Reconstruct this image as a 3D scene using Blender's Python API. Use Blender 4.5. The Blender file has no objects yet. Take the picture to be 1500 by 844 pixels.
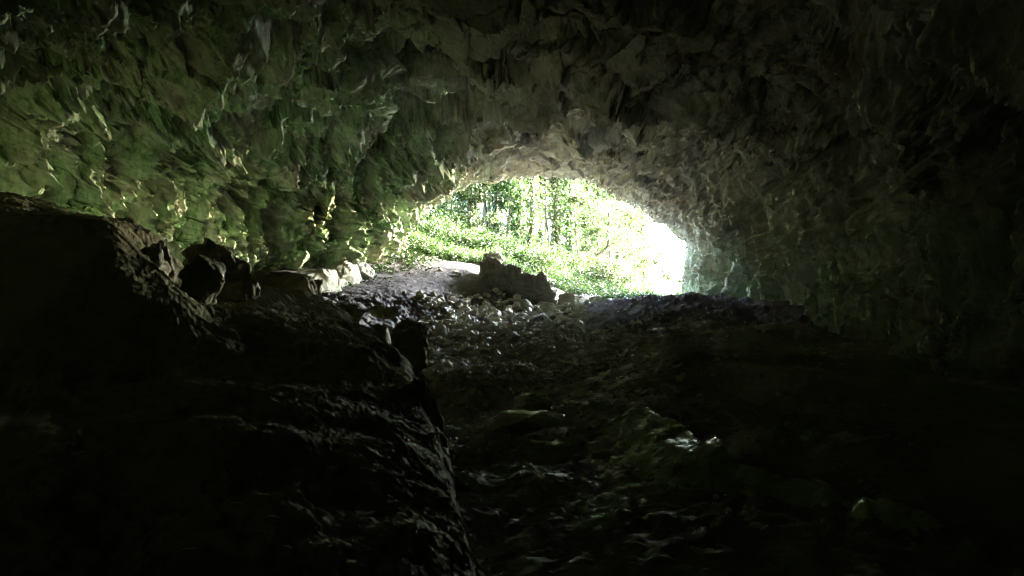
import bpy, bmesh, math, random, time
import numpy as np
from mathutils import Vector, Matrix, Euler, noise as mnoise

T0 = time.time()
rnd = random.Random(7)
rng = np.random.default_rng(7)
SC = bpy.context.scene
COL = SC.collection
F = 1070.0            # focal length of the photograph in its own pixels (1500 wide)
EYE = 1.6

def at(px, py, Y):    # layout helper: where a spot of the place stands when it lies Y metres ahead
    return ((px - 750.0) / F * Y, Y, EYE - (py - 422.0) / F * Y)

# ------------------------------------------------------------------ noise
def _hash(ix, iy, iz, seed):
    h = (ix.astype(np.uint32) * np.uint32(0x8da6b343)) ^ (iy.astype(np.uint32) * np.uint32(0xd8163841)) ^ (iz.astype(np.uint32) * np.uint32(0xcb1ab31f)) ^ np.uint32((seed * 0x9E3779B1) & 0xffffffff)
    h ^= h >> np.uint32(15); h = h * np.uint32(0x2c1b3c6d)
    h ^= h >> np.uint32(12); h = h * np.uint32(0x297a2d39)
    h ^= h >> np.uint32(15)
    return h

def _u(h, k):
    h = h * np.uint32(0x9E3779B1) + np.uint32((k * 0x85ebca6b) & 0xffffffff)
    h ^= h >> np.uint32(16); h = h * np.uint32(0x7feb352d); h ^= h >> np.uint32(15)
    return (h >> np.uint32(8)).astype(np.float32) * np.float32(1.0 / 16777216.0)

def perlin(p, seed=0):
    p = p.astype(np.float32)
    i = np.floor(p).astype(np.int32)
    f = p - i
    w = f * f * f * (f * (f * 6 - 15) + 10)
    out = np.zeros(len(p), np.float32)
    for dx in (0, 1):
        wx = w[:, 0] if dx else 1 - w[:, 0]
        for dy in (0, 1):
            wy = w[:, 1] if dy else 1 - w[:, 1]
            for dz in (0, 1):
                wz = w[:, 2] if dz else 1 - w[:, 2]
                h = _hash(i[:, 0] + dx, i[:, 1] + dy, i[:, 2] + dz, seed)
                g = (_u(h, 1) * 2 - 1) * (f[:, 0] - dx) + (_u(h, 2) * 2 - 1) * (f[:, 1] - dy) + (_u(h, 3) * 2 - 1) * (f[:, 2] - dz)
                out += wx * wy * wz * g
    return out * 1.4

def fbm(p, oct=4, seed=0, gain=0.5):
    a, s, o = 1.0, 1.0, 0
    for k in range(oct):
        o = o + a * perlin(p * s, seed + k * 17); a *= gain; s *= 2.03
    return o

def facet(p, seed=0, tilt=1.0):
    """broken-rock relief: every Voronoi cell is a plane tilted its own way"""
    p = p.astype(np.float32)
    i = np.floor(p).astype(np.int32)
    n = len(p)
    best = np.full(n, 9.0, np.float32)
    val = np.zeros(n, np.float32)
    for dx in (-1, 0, 1):
        for dy in (-1, 0, 1):
            for dz in (-1, 0, 1):
                cx, cy, cz = i[:, 0] + dx, i[:, 1] + dy, i[:, 2] + dz
                h = _hash(cx, cy, cz, seed)
                ox = p[:, 0] - (cx + _u(h, 1)); oy = p[:, 1] - (cy + _u(h, 2)); oz = p[:, 2] - (cz + _u(h, 3))
                d = ox * ox + oy * oy + oz * oz
                v = tilt * ((_u(h, 4) * 2 - 1) * ox + (_u(h, 5) * 2 - 1) * oy + (_u(h, 6) * 2 - 1) * oz) + (_u(h, 7) - 0.5) * 0.7
                m = d < best
                best = np.where(m, d, best); val = np.where(m, v, val)
    return val

def sstep(a, b, x):
    t = np.clip((x - a) / (b - a), 0, 1)
    return t * t * (3 - 2 * t)

# ------------------------------------------------------------------ mesh helpers
def np_mesh(name, V, Fc, mats, smooth=True):
    V = np.ascontiguousarray(V, np.float32); Fc = np.ascontiguousarray(Fc, np.int32)
    k = Fc.shape[1]
    me = bpy.data.meshes.new(name)
    me.vertices.add(len(V)); me.vertices.foreach_set('co', V.ravel())
    me.loops.add(Fc.size); me.loops.foreach_set('vertex_index', Fc.ravel())
    me.polygons.add(len(Fc))
    me.polygons.foreach_set('loop_start', np.arange(0, Fc.size, k, dtype=np.int32))
    me.polygons.foreach_set('loop_total', np.full(len(Fc), k, np.int32))
    me.polygons.foreach_set('use_smooth', np.full(len(Fc), smooth, bool))
    me.update(calc_edges=True)
    for m in (mats if isinstance(mats, (list, tuple)) else [mats]):
        me.materials.append(m)
    return me

def link(name, me, parent=None):
    o = bpy.data.objects.new(name, me); COL.objects.link(o)
    if parent: o.parent = parent
    return o

def grid_faces(nv, nu, flip=False):
    a = (np.arange(nv - 1)[:, None] * nu + np.arange(nu - 1)[None, :]).ravel()
    f = np.stack([a, a + 1, a + nu + 1, a + nu], 1)
    return f[:, ::-1] if flip else f

def tag(o, label, cat, group=None, kind=None):
    if label: o['label'] = label
    if cat: o['category'] = cat
    if group: o['group'] = group
    if kind: o['kind'] = kind
    return o

def empty(name, loc):
    o = bpy.data.objects.new(name, None); COL.objects.link(o); o.location = loc
    o.empty_display_size = 0.2
    return o

# ------------------------------------------------------------------ materials
def new_mat(name):
    m = bpy.data.materials.new(name); m.use_nodes = True
    nt = m.node_tree
    for n in list(nt.nodes): nt.nodes.remove(n)
    out = nt.nodes.new('ShaderNodeOutputMaterial')
    return m, nt, out

class N:
    def __init__(s, nt): s.nt = nt
    def node(s, t, **kw):
        n = s.nt.nodes.new(t)
        for k, v in kw.items(): setattr(n, k, v)
        return n
    def lk(s, a, b): s.nt.links.new(a, b)
    def noise(s, vec, scale, detail=6, rough=0.55, dist=0.0):
        n = s.node('ShaderNodeTexNoise'); n.inputs['Scale'].default_value = scale
        n.inputs['Detail'].default_value = detail; n.inputs['Roughness'].default_value = rough
        n.inputs['Distortion'].default_value = dist
        if vec is not None: s.lk(vec, n.inputs['Vector'])
        return n.outputs['Fac']
    def ramp(s, fac, stops):
        r = s.node('ShaderNodeValToRGB')
        e = r.color_ramp.elements
        while len(e) < len(stops): e.new(0.5)
        for el, (pos, c) in zip(e, stops):
            el.position = pos; el.color = (c[0], c[1], c[2], 1) if not isinstance(c, (int, float)) else (c, c, c, 1)
        s.lk(fac, r.inputs['Fac']); return r.outputs['Color']
    def mix(s, fac, a, b, mode='MIX'):
        n = s.node('ShaderNodeMix', data_type='RGBA', blend_type=mode)
        for sock, v in ((n.inputs[0], fac), (n.inputs[6], a), (n.inputs[7], b)):
            if hasattr(v, 'is_linked'): s.lk(v, sock)
            elif isinstance(v, (int, float)): sock.default_value = v
            else: sock.default_value = (v[0], v[1], v[2], 1)
        return n.outputs[2]
    def math(s, op, a, b=0.0):
        n = s.node('ShaderNodeMath', operation=op)
        for sock, v in ((n.inputs[0], a), (n.inputs[1], b)):
            if hasattr(v, 'is_linked'): s.lk(v, sock)
            else: sock.default_value = v
        return n.outputs[0]
    def bump(s, h, strength, dist):
        b = s.node('ShaderNodeBump'); b.inputs['Strength'].default_value = strength; b.inputs['Distance'].default_value = dist
        s.lk(h, b.inputs['Height']); return b.outputs['Normal']

def rock_mat(name, base, dark, stain, moss, moss_amt=0.5, scale=1.0, rough=0.8, spec=0.3, bump=0.6, bdist=0.03, moss_mask=None, crust=False):
    m, nt, out = new_mat(name); n = N(nt)
    co = n.node('ShaderNodeTexCoord').outputs['Object']
    a = n.noise(co, 0.9 * scale, 8, 0.62, 0.3)
    b = n.noise(co, 4.5 * scale, 8, 0.65)
    c = n.ramp(a, [(0.32, dark), (0.62, base)])
    c = n.mix(n.math('MULTIPLY', n.ramp(n.noise(co, 0.55 * scale, 5, 0.6, 0.6), [(0.52, 0.0), (0.68, 1.0)]), 0.75), c, stain)
    c = n.mix(n.ramp(b, [(0.3, 0.55), (0.6, 0.0)]), c, dark)
    if crust:      # flecks of grey crust and bare pale stone, longer than wide where water has run
        mp = n.node('ShaderNodeMapping'); mp.inputs['Scale'].default_value = (1, 1, 0.4); n.lk(co, mp.inputs[0])
        k1 = n.noise(mp.outputs[0], 7, 9, 0.72, 0.6)
        c = n.mix(n.ramp(k1, [(0.37, 0.6), (0.46, 0.0)]), c, (0.16, 0.145, 0.115))
        c = n.mix(n.ramp(k1, [(0.54, 0.0), (0.64, 0.7)]), c, (0.52, 0.51, 0.44))
    mk = n.ramp(n.noise(co, 1.3 * scale, 6, 0.6, 0.4), [(0.36, 0.2), (0.60, 1.0)])
    mk = n.math('MULTIPLY', mk, moss_amt)
    if moss_mask is not None:
        mk = n.math('MULTIPLY', mk, moss_mask(n, co))
    if crust: moss = n.ramp(k1, [(0.40, (moss[0] * 0.5, moss[1] * 0.55, moss[2] * 0.5)), (0.50, moss), (0.62, (0.37, 0.49, 0.36))])
    c = n.mix(mk, c, moss)
    bs = n.node('ShaderNodeBsdfPrincipled')
    n.lk(c, bs.inputs['Base Color'])
    n.lk(n.ramp(b, [(0.3, rough - 0.2), (0.7, min(1, rough + 0.1))]), bs.inputs['Roughness'])
    bs.inputs['Specular IOR Level'].default_value = spec
    hh = n.math('ADD', n.math('MULTIPLY', n.noise(co, 7 * scale, 8, 0.7), 1.0), n.math('MULTIPLY', n.noise(co, 38 * scale, 5, 0.6), 0.25))
    n.lk(n.bump(hh, bump, bdist), bs.inputs['Normal'])
    n.lk(bs.outputs[0], out.inputs['Surface'])
    return m

def leaf_mat(name, c1, c2, c3, trans=0.5, rough=0.55, scale=0.6):
    m, nt, out = new_mat(name); n = N(nt)
    co = n.node('ShaderNodeTexCoord').outputs['Object']
    oi = n.node('ShaderNodeObjectInfo')
    f = n.noise(co, scale * 6, 3, 0.7)
    c = n.ramp(f, [(0.3, c1), (0.5, c2), (0.72, c3)])
    hs = n.node('ShaderNodeHueSaturation')
    n.lk(c, hs.inputs['Color'])
    n.lk(n.math('ADD', n.math('MULTIPLY', oi.outputs['Random'], 0.5), 0.75), hs.inputs['Value'])
    n.lk(n.math('ADD', n.math('MULTIPLY', oi.outputs['Random'], 0.03), 0.485), hs.inputs['Hue'])
    d = n.node('ShaderNodeBsdfPrincipled'); n.lk(hs.outputs[0], d.inputs['Base Color']); d.inputs['Roughness'].default_value = rough
    d.inputs['Specular IOR Level'].default_value = 0.3
    t = n.node('ShaderNodeBsdfTranslucent'); n.lk(hs.outputs[0], t.inputs['Color'])
    mx = n.node('ShaderNodeMixShader'); mx.inputs[0].default_value = trans
    n.lk(d.outputs[0], mx.inputs[1]); n.lk(t.outputs[0], mx.inputs[2]); n.lk(mx.outputs[0], out.inputs['Surface'])
    return m

def cave_moss(n, co):      # algae grow on the left wall and low on the right wall
    s = n.node('ShaderNodeSeparateXYZ'); n.lk(co, s.inputs[0])
    left = n.node('ShaderNodeMapRange'); n.lk(s.outputs['X'], left.inputs[0])
    left.inputs[1].default_value = 0.5; left.inputs[2].default_value = -4.0
    low = n.node('ShaderNodeMapRange'); n.lk(s.outputs['Z'], low.inputs[0])
    low.inputs[1].default_value = 4.6; low.inputs[2].default_value = 1.6
    return n.math('MAXIMUM', left.outputs[0], n.math('MULTIPLY', low.outputs[0], 0.6))

M = {}
M['cave'] = rock_mat('cave_limestone', (0.46, 0.45, 0.40), (0.25, 0.23, 0.20), (0.34, 0.27, 0.17), (0.25, 0.425, 0.20), 0.88, 1.0, 0.9, 0.10, 0.8, 0.03, cave_moss, True)
M['outcrop'] = rock_mat('mud_coated_rock', (0.30, 0.26, 0.18), (0.15, 0.125, 0.085), (0.26, 0.20, 0.11), (0.20, 0.24, 0.10), 0.5, 1.6, 0.92, 0.07, 0.9, 0.03)
M['boulder'] = rock_mat('dark_boulder_rock', (0.26, 0.23, 0.15), (0.11, 0.09, 0.06), (0.22, 0.16, 0.07), (0.17, 0.20, 0.07), 0.5, 1.8, 0.75, 0.3, 0.8, 0.03)
M['pale'] = rock_mat('pale_limestone', (0.44, 0.43, 0.37), (0.25, 0.24, 0.19), (0.33, 0.27, 0.17), (0.26, 0.33, 0.16), 0.5, 1.8, 0.8, 0.3, 0.7, 0.02)
M['mossrock'] = rock_mat('wet_mossy_rock', (0.36, 0.33, 0.22), (0.18, 0.165, 0.10), (0.30, 0.25, 0.14), (0.34, 0.46, 0.13), 0.9, 2.2, 0.40, 0.5, 0.9, 0.03)
M['masonry'] = rock_mat('old_rubble_masonry', (0.25, 0.22, 0.23), (0.12, 0.105, 0.11), (0.20, 0.17, 0.165), (0.18, 0.21, 0.12), 0.5, 2.0, 0.85, 0.2, 0.8, 0.03)
M['stone'] = rock_mat('loose_stone', (0.46, 0.44, 0.38), (0.33, 0.31, 0.25), (0.42, 0.35, 0.25), (0.30, 0.35, 0.19), 0.3, 3.0, 0.8, 0.22, 0.7, 0.02)
M['bark'] = rock_mat('bark', (0.07, 0.055, 0.04), (0.032, 0.026, 0.02), (0.06, 0.048, 0.034), (0.05, 0.06, 0.028), 0.5, 4.0, 0.9, 0.2, 0.8, 0.02)
M['palebark'] = rock_mat('pale_bark', (0.30, 0.27, 0.22), (0.16, 0.14, 0.11), (0.22, 0.19, 0.14), (0.16, 0.18, 0.10), 0.4, 4.0, 0.9, 0.2, 0.6, 0.02)
M['leaf'] = leaf_mat('spring_leaves', (0.021, 0.042, 0.012), (0.032, 0.060, 0.016), (0.050, 0.074, 0.023), 0.4)
M['ivy'] = leaf_mat('ivy_leaves', (0.022, 0.045, 0.014), (0.035, 0.065, 0.018), (0.055, 0.085, 0.026), 0.25, 0.5)
M['herb'] = leaf_mat('undergrowth_leaves', (0.021, 0.044, 0.012), (0.033, 0.062, 0.016), (0.052, 0.076, 0.024), 0.3)
M['deadleaf'] = leaf_mat('pale_fallen_leaf', (0.30, 0.27, 0.17), (0.38, 0.35, 0.25), (0.42, 0.40, 0.30), 0.1)

def floor_mat():
    m, nt, out = new_mat('cave_earth'); n = N(nt)
    co = n.node('ShaderNodeTexCoord').outputs['Object']
    s = n.node('ShaderNodeSeparateXYZ'); n.lk(co, s.inputs[0])
    a = n.noise(co, 0.8, 8, 0.62, 0.4); b = n.noise(co, 9, 8, 0.7)
    damp = n.ramp(a, [(0.35, (0.16, 0.14, 0.105)), (0.65, (0.32, 0.29, 0.23))])
    damp = n.mix(n.ramp(n.noise(co, 1.1, 6, 0.65, 0.5), [(0.45, 0.0), (0.65, 0.8)]), damp, (0.21, 0.29, 0.09))
    dry = n.ramp(b, [(0.3, (0.085, 0.072, 0.068)), (0.65, (0.155, 0.135, 0.128))])
    # dry trodden earth lies on the bank by the entrance, damp mud deeper in
    mr = n.node('ShaderNodeMapRange'); n.lk(n.math('ADD', n.math('SUBTRACT', s.outputs['Y'], n.math('MULTIPLY', s.outputs['X'], 0.7)), n.math('MULTIPLY', n.math('SUBTRACT', a, 0.5), 8)), mr.inputs[0])
    mr.inputs[1].default_value = 13; mr.inputs[2].default_value = 23
    c = n.mix(mr.outputs[0], damp, dry)
    # paler ground added before the mouth on the right, bouncing light onto the lip
    sy = n.node('ShaderNodeMapRange'); n.lk(n.math('ADD', s.outputs['Y'], n.math('MULTIPLY', n.math('SUBTRACT', a, 0.5), 4)), sy.inputs[0]); sy.inputs[1].default_value = 26; sy.inputs[2].default_value = 29
    sx = n.node('ShaderNodeMapRange'); n.lk(s.outputs['X'], sx.inputs[0]); sx.inputs[1].default_value = -0.6; sx.inputs[2].default_value = 0.8
    bounce_ground = n.math('MULTIPLY', sx.outputs[0], sy.outputs[0])
    mx = n.node('ShaderNodeMapRange'); n.lk(n.math('ADD', s.outputs['X'], n.math('MULTIPLY', n.math('SUBTRACT', a, 0.5), 9)), mx.inputs[0]); mx.inputs[1].default_value = 1.6; mx.inputs[2].default_value = 3.2
    my = n.node('ShaderNodeMapRange'); n.lk(s.outputs['Y'], my.inputs[0]); my.inputs[1].default_value = 14.5; my.inputs[2].default_value = 18
    c = n.mix(n.math('MULTIPLY', mx.outputs[0], my.outputs[0]), c, n.ramp(b, [(0.3, (0.075, 0.055, 0.06)), (0.7, (0.14, 0.11, 0.12))]))
    c = n.mix(bounce_ground, c, n.ramp(b, [(0.3, (0.13, 0.125, 0.10)), (0.65, (0.26, 0.25, 0.21))]))
    bs = n.node('ShaderNodeBsdfPrincipled'); n.lk(c, bs.inputs['Base Color'])
    rr = n.node('ShaderNodeMapRange'); n.lk(b, rr.inputs[0]); rr.inputs[3].default_value = 0.62; rr.inputs[4].default_value = 0.95
    # water seeps down a channel right of the middle and leaves wet films on the mud
    wx = n.node('ShaderNodeMapRange'); n.lk(n.math('ABSOLUTE', n.math('SUBTRACT', s.outputs['X'], 1.2)), wx.inputs[0]); wx.inputs[1].default_value = 1.5; wx.inputs[2].default_value = 0.4
    wy = n.node('ShaderNodeMapRange'); n.lk(s.outputs['Y'], wy.inputs[0]); wy.inputs[1].default_value = 14.5; wy.inputs[2].default_value = 11.5
    wn = n.node('ShaderNodeMapRange'); n.lk(s.outputs['Y'], wn.inputs[0]); wn.inputs[1].default_value = 4.4; wn.inputs[2].default_value = 6.4
    wet = n.math('MULTIPLY', n.math('MULTIPLY', n.math('MULTIPLY', wx.outputs[0], wn.outputs[0]), wy.outputs[0]), n.ramp(n.noise(co, 1.9, 6, 0.65, 0.6), [(0.44, 0.0), (0.58, 1.0)]))
    n.lk(n.mix(wet, rr.outputs[0], (0.33, 0.33, 0.33)), bs.inputs['Roughness'])
    bs.inputs['Specular IOR Level'].default_value = 0.35
    hh = n.math('ADD', n.noise(co, 8, 8, 0.7), n.math('MULTIPLY', n.noise(co, 40, 5, 0.65), 0.4))
    n.lk(n.bump(hh, 0.8, 0.03), bs.inputs['Normal']); n.lk(bs.outputs[0], out.inputs['Surface'])
    return m
M['floor'] = floor_mat()

def hill_mat():
    m, nt, out = new_mat('forest_floor'); n = N(nt)
    co = n.node('ShaderNodeTexCoord').outputs['Object']
    a = n.noise(co, 0.35, 8, 0.62, 0.4)
    c = n.ramp(a, [(0.36, (0.24, 0.20, 0.13)), (0.5, (0.09, 0.12, 0.045)), (0.66, (0.05, 0.09, 0.025))])
    s = n.node('ShaderNodeSeparateXYZ'); n.lk(co, s.inputs[0])      # pale ground added low on the right, bouncing light into the cave
    gx = n.node('ShaderNodeMapRange'); n.lk(n.math('ADD', s.outputs['Z'], n.math('MULTIPLY', n.math('SUBTRACT', a, 0.5), 3)), gx.inputs[0]); gx.inputs[1].default_value = 1.2; gx.inputs[2].default_value = 0.2
    gy = n.node('ShaderNodeMapRange'); n.lk(s.outputs['Y'], gy.inputs[0]); gy.inputs[1].default_value = 33; gy.inputs[2].default_value = 34.5
    c = n.mix(n.math('MULTIPLY', gx.outputs[0], gy.outputs[0]), c, n.ramp(n.noise(co, 3, 8, 0.7), [(0.3, (0.32, 0.30, 0.25)), (0.7, (0.48, 0.46, 0.41))]))
    bs = n.node('ShaderNodeBsdfPrincipled'); n.lk(c, bs.inputs['Base Color']); bs.inputs['Roughness'].default_value = 0.95
    n.lk(n.bump(n.noise(co, 3, 8, 0.7), 0.7, 0.2), bs.inputs['Normal']); n.lk(bs.outputs[0], out.inputs['Surface'])
    return m
M['hill'] = hill_mat()
def path_mat():
    m, nt, out = new_mat('pale_gravel'); n = N(nt)
    co = n.node('ShaderNodeTexCoord').outputs['Object']
    c = n.ramp(n.noise(co, 5, 8, 0.7), [(0.3, (0.34, 0.31, 0.25)), (0.7, (0.48, 0.46, 0.40))])
    bs = n.node('ShaderNodeBsdfPrincipled'); n.lk(c, bs.inputs['Base Color']); bs.inputs['Roughness'].default_value = 0.9
    n.lk(n.bump(n.noise(co, 12, 6, 0.7), 0.8, 0.05), bs.inputs['Normal']); n.lk(bs.outputs[0], out.inputs['Surface'])
    return m
M['gravel'] = path_mat()

# ------------------------------------------------------------------ ground heights
CP = [(680,844,4.2),(760,800,4.7),(760,700,6.2),(750,620,8.7),(745,560,11.5),(750,520,15),(780,490,19),(800,468,23),(830,452,27),(865,440,31),(900,437,34),
      (700,450,25),(620,472,20),(590,500,16.5),(690,545,12.5),(650,600,9.3),(640,480,18),(660,465,21),
      (490,430,21),(560,429,21.5),(600,424,22.8),(640,405,26),(690,396,28),(590,366,30.5),(620,384,29),(540,412,24),(700,418,26.5),(580,395,27),(470,428,20),(600,345,33),(640,372,33),(720,385,33),(790,412,33),
      (905,437,24),(950,434,24),(1000,434,24),(1060,435,24),(1110,438,24),(880,462,21.5),(1000,460,18.5),(1000,500,13.5),(1000,540,10.5),(940,500,14.5),(930,560,10),(1100,470,18),(1100,520,12.2),
      (1200,470,18),(1200,530,11),(1330,520,12.5),(1300,600,8),(1400,700,5.5),(1200,740,4.8),(1040,700,5.6),(1480,640,7),(1000,800,4.2),(1300,800,4.2),(1100,434,30),(1000,436,31),(950,437,31)]
CPW = np.array([at(*c) for c in CP] + [(-5, 12, 0.6), (-8, 12, 0.9), (-5, 8, 0.3), (-8, 8, 0.7), (-4, 4, 0.0), (-8, 3, 0.2), (0, 1, -0.02), (-6, -4, 0.1), (6, -4, 0.2), (0, -8, 0), (5, 1, 0.15), (9.5, 8, 0.4), (9.5, 16, 0.8), (9.5, 25, 1.4), (-9, 18, 1.4), (-9, 25, 2.5), (-9, 33, 4.6), (9.5, 33, 1.2)])
def _rbf_fit():
    P = CPW[:, :2] / np.array([1.0, 1.6])
    d = np.linalg.norm(P[:, None] - P[None], axis=2)
    A = np.sqrt(d * d + 0.6 ** 2)
    n = len(P)
    B = np.zeros((n + 3, n + 3)); B[:n, :n] = A - 0.12 * np.eye(n)
    B[:n, n] = 1; B[:n, n + 1:] = P; B[n, :n] = 1; B[n + 1:, :n] = P.T
    return P, np.linalg.solve(B, np.concatenate([CPW[:, 2], [0, 0, 0]]))
RP, RW = _rbf_fit()
def g_cave(X, Y):
    out = np.zeros(X.shape)
    Xs, Ys = X, Y / 1.6
    for (px, py), w in zip(RP, RW[:-3]):
        out += w * np.sqrt((Xs - px) ** 2 + (Ys - py) ** 2 + 0.36)
    return out + RW[-3] + RW[-2] * Xs + RW[-1] * Ys
def g_out(X, Y):
    z = 3.4 + 0.10 * (np.minimum(Y, 60) - 40) - 0.28 * np.clip(X, -14, 5) - 0.5 * np.clip(X - 5, 0, 16)
    z = z + 0.33 * np.clip(Y - 52, 0, 120) * sstep(9 + 0.05 * (Y - 50), -14, X)
    z = z - 0.06 * np.clip(Y - 40, 0, 40) * sstep(4, 12, X)
    lowr = -1.6 + 0.0 * X
    return np.where(z < lowr + 1.5, lowr + 1.5 * np.exp(np.clip((z - lowr - 1.5) / 1.5, -20, 0)), z)
def g_base(X, Y):
    X = np.asarray(X, float); Y = np.asarray(Y, float)
    t = sstep(32, 38, Y)
    return g_cave(np.clip(X, -11, 11), np.clip(Y, -8, 38)) * (1 - t) + g_out(X, Y) * t
def gz(x, y): return float(g_base(np.array([x]), np.array([y]))[0])

def floor_height(X, Y):
    X = X.ravel(); Y = Y.ravel()
    z = g_base(X, Y)
    P = np.stack([X, Y, z * 0 + 3.3], 1)
    # how bouldery the floor is: smooth on the trodden bank, broken elsewhere
    plateau = sstep(1.15, 1.6, z) * sstep(16, 20, Y) * sstep(0.5, -0.6, X)
    moundm = sstep(1.2, 2.6, X + 0.6 * perlin(P * 0.9, 14)) * sstep(14.5, 17.5, Y + 1.5 * perlin(P * 0.7, 15)) * sstep(8.5, 7.0, X)
    bankedge = np.exp(-((z - 1.15) / 0.35) ** 2) * sstep(15, 18, Y) * sstep(1.5, 0.0, X)
    rub = np.clip(1 - plateau, 0.12, 1) * (1 - 0.3 * moundm)
    z = z + 0.16 * fbm(P * 0.45, 3, 5) * (0.3 + 0.7 * rub)
    # a low rise of rock crosses the right half of the floor
    d = np.abs((X - 3.0) * 0.80 + (Y - 9.6) * 0.60 - 0.0) 
    z = z + 0.16 * np.exp(-(d / 0.55) ** 2) * sstep(1.6, 2.6, X) * sstep(5.8, 4.2, X)
    wetm = sstep(1.7, 0.5, np.abs(X - 1.2)) * sstep(14.5, 11.5, Y) * sstep(4.8, 6.6, Y)
    rub = rub * (1 - 0.45 * wetm)
    for sc, am, sd in ((0.9, 0.08, 3), (0.38, 0.038, 4), (0.15, 0.028, 9), (0.07, 0.018, 10)):
        z = z + am * facet(P / sc + 0.15 * perlin(P * 2 / sc, 2)[:, None], sd, 0.9) * (rub + 0.9 * bankedge)
    z = z + 0.03 * fbm(P * 3.0, 4, 8) + moundm * (0.10 * fbm(P * 1.1, 3, 12) + 0.07 * facet(P / 0.3, 13, 0.9))
    return z

# cave floor sheet
xs = np.concatenate([np.linspace(-13, -10.05, 40), np.linspace(-10, 10, 820)])
ys = np.concatenate([np.linspace(-8, 2.4, 60)[:-1], np.exp(np.linspace(math.log(2.4), math.log(35.5), 820))])
XX, YY = np.meshgrid(xs, ys)
ZZ = floor_height(XX, YY).reshape(XX.shape)
me = np_mesh('cave_floor', np.stack([XX, YY, ZZ], 2).reshape(-1, 3), grid_faces(len(ys), len(xs)), M['floor'])
o = link('cave_floor', me); tag(o, 'damp dark earth and broken rock floor of the cave', 'cave floor', kind='structure')
_zc = ZZ
def fz(x, y):   # height of the finished floor
    j = np.clip(np.interp(x, xs, np.arange(len(xs))), 0, len(xs) - 1.001); i = np.clip(np.interp(y, ys, np.arange(len(ys))), 0, len(ys) - 1.001)
    i0, j0 = int(i), int(j); a, b = i - i0, j - j0
    return float((_zc[i0, j0] * (1 - b) + _zc[i0, j0 + 1] * b) * (1 - a) + (_zc[i0 + 1, j0] * (1 - b) + _zc[i0 + 1, j0 + 1] * b) * a)

# hillside outside
hx = np.concatenate([-np.exp(np.linspace(math.log(260), math.log(9), 60)), np.linspace(-8.6, 14, 120), np.exp(np.linspace(math.log(14.4), math.log(260), 60))])
hy = np.concatenate([np.linspace(33.6, 60, 130), np.exp(np.linspace(math.log(60.6), math.log(420), 80))])
HX, HY = np.meshgrid(hx, hy)
P = np.stack([HX.ravel(), HY.ravel(), 0 * HX.ravel()], 1)
HZ = g_base(HX, HY).ravel() + 0.25 * fbm(P * 0.25, 4, 31) * sstep(35, 39, HY.ravel()) + 0.06 * fbm(P * 1.3, 3, 32) - 0.05 * sstep(37, 35, HY.ravel())
HZ = HZ.reshape(HX.shape)
me = np_mesh('hillside', np.stack([HX, HY, HZ], 2).reshape(-1, 3), grid_faces(len(hy), len(hx)), M['hill'])
o = link('hillside', me); tag(o, 'wooded hillside rising beyond the cave mouth', 'hillside', kind='structure')
def hz(x, y):
    j = np.clip(np.interp(x, hx, np.arange(len(hx))), 0, len(hx) - 1.001); i = np.clip(np.interp(y, hy, np.arange(len(hy))), 0, len(hy) - 1.001)
    i0, j0 = int(i), int(j); a, b = i - i0, j - j0
    return float((HZ[i0, j0] * (1 - b) + HZ[i0, j0 + 1] * b) * (1 - a) + (HZ[i0 + 1, j0] * (1 - b) + HZ[i0 + 1, j0 + 1] * b) * a)

# pale gravel path running down the slope outside, on the right
pa = [(4.2, 44), (5.4, 41), (6.3, 38.5), (7.3, 36.5), (9.5, 35.2), (13, 35)]
pts = []
for i in range(len(pa) - 1):
    for t in np.linspace(0, 1, 14, endpoint=(i == len(pa) - 2)):
        pts.append((pa[i][0] * (1 - t) + pa[i + 1][0] * t, pa[i][1] * (1 - t) + pa[i + 1][1] * t))
pts = np.array(pts); tg = np.gradient(pts, axis=0); tg /= np.linalg.norm(tg, axis=1)[:, None]
V = []
for k, (p, t) in enumerate(zip(pts, tg)):
    w = 0.9 + 0.9 * k / len(pts) + 0.25 * math.sin(k * 0.9)
    for s in np.linspace(-1, 1, 9):
        x, y = p[0] - t[1] * s * w, p[1] + t[0] * s * w
        V.append((x, y, hz(x, y) + 0.05 - 0.05 * abs(s) ** 3))
me = np_mesh('path', np.array(V), grid_faces(len(pts), 9), M['gravel'])
tag(link('path', me), 'pale sunlit gravel path running down the slope outside', 'path', kind='structure')

# ------------------------------------------------------------------ cave shell
def stn(Y, pts): return (Y, [at(a, b, Y)[::2] for a, b in pts])
ST = []
L31 = [(565,500),(583,378),(594,343),(624,311),(664,283),(708,261),(790,256),(866,265),(936,304),(996,339),(1010,370),(1001,425),(1000,500)]
ST.append(stn(31.2, L31))
ST.append(stn(27.5, [(520,520),(548,395),(562,350),(592,303),(642,264),(702,234),(800,222),(890,234),(972,280),(1028,332),(1040,378),(1034,440),(1034,540)]))
ST.append(stn(26.0, [(495,540),(505,405),(512,350),(545,297),(602,244),(684,205),(802,186),(908,203),(1002,268),(1058,328),(1074,381),(1066,445),(1066,550)]))
ST.append(stn(24.0, [(390,560),(402,420),(388,360),(418,290),(495,222),(635,180),(805,166),(925,188),(1030,256),(1090,322),(1112,385),(1105,450),(1105,560)]))
ST.append(stn(20.5, [(250,600),(262,432),(244,362),(268,290),(335,200),(540,145),(810,145),(965,168),(1085,230),(1155,315),(1178,390),(1160,460),(1155,600)]))
ST.append(stn(16.0, [(80,640),(98,440),(84,340),(108,250),(190,150),(478,92),(810,90),(1020,128),(1185,205),(1268,300),(1288,400),(1250,495),(1245,650)]))
ST.append((12.0, [(-9.6,-2),(-9.7,0.6),(-9.9,2.4),(-9.5,4.0),(-8.2,5.2),(-4.4,6.1),(0.7,6.2),(4.2,5.8),(6.2,4.5),(7.1,3.2),(7.4,1.8),(7.1,0.5),(7.0,-2)]))
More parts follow.
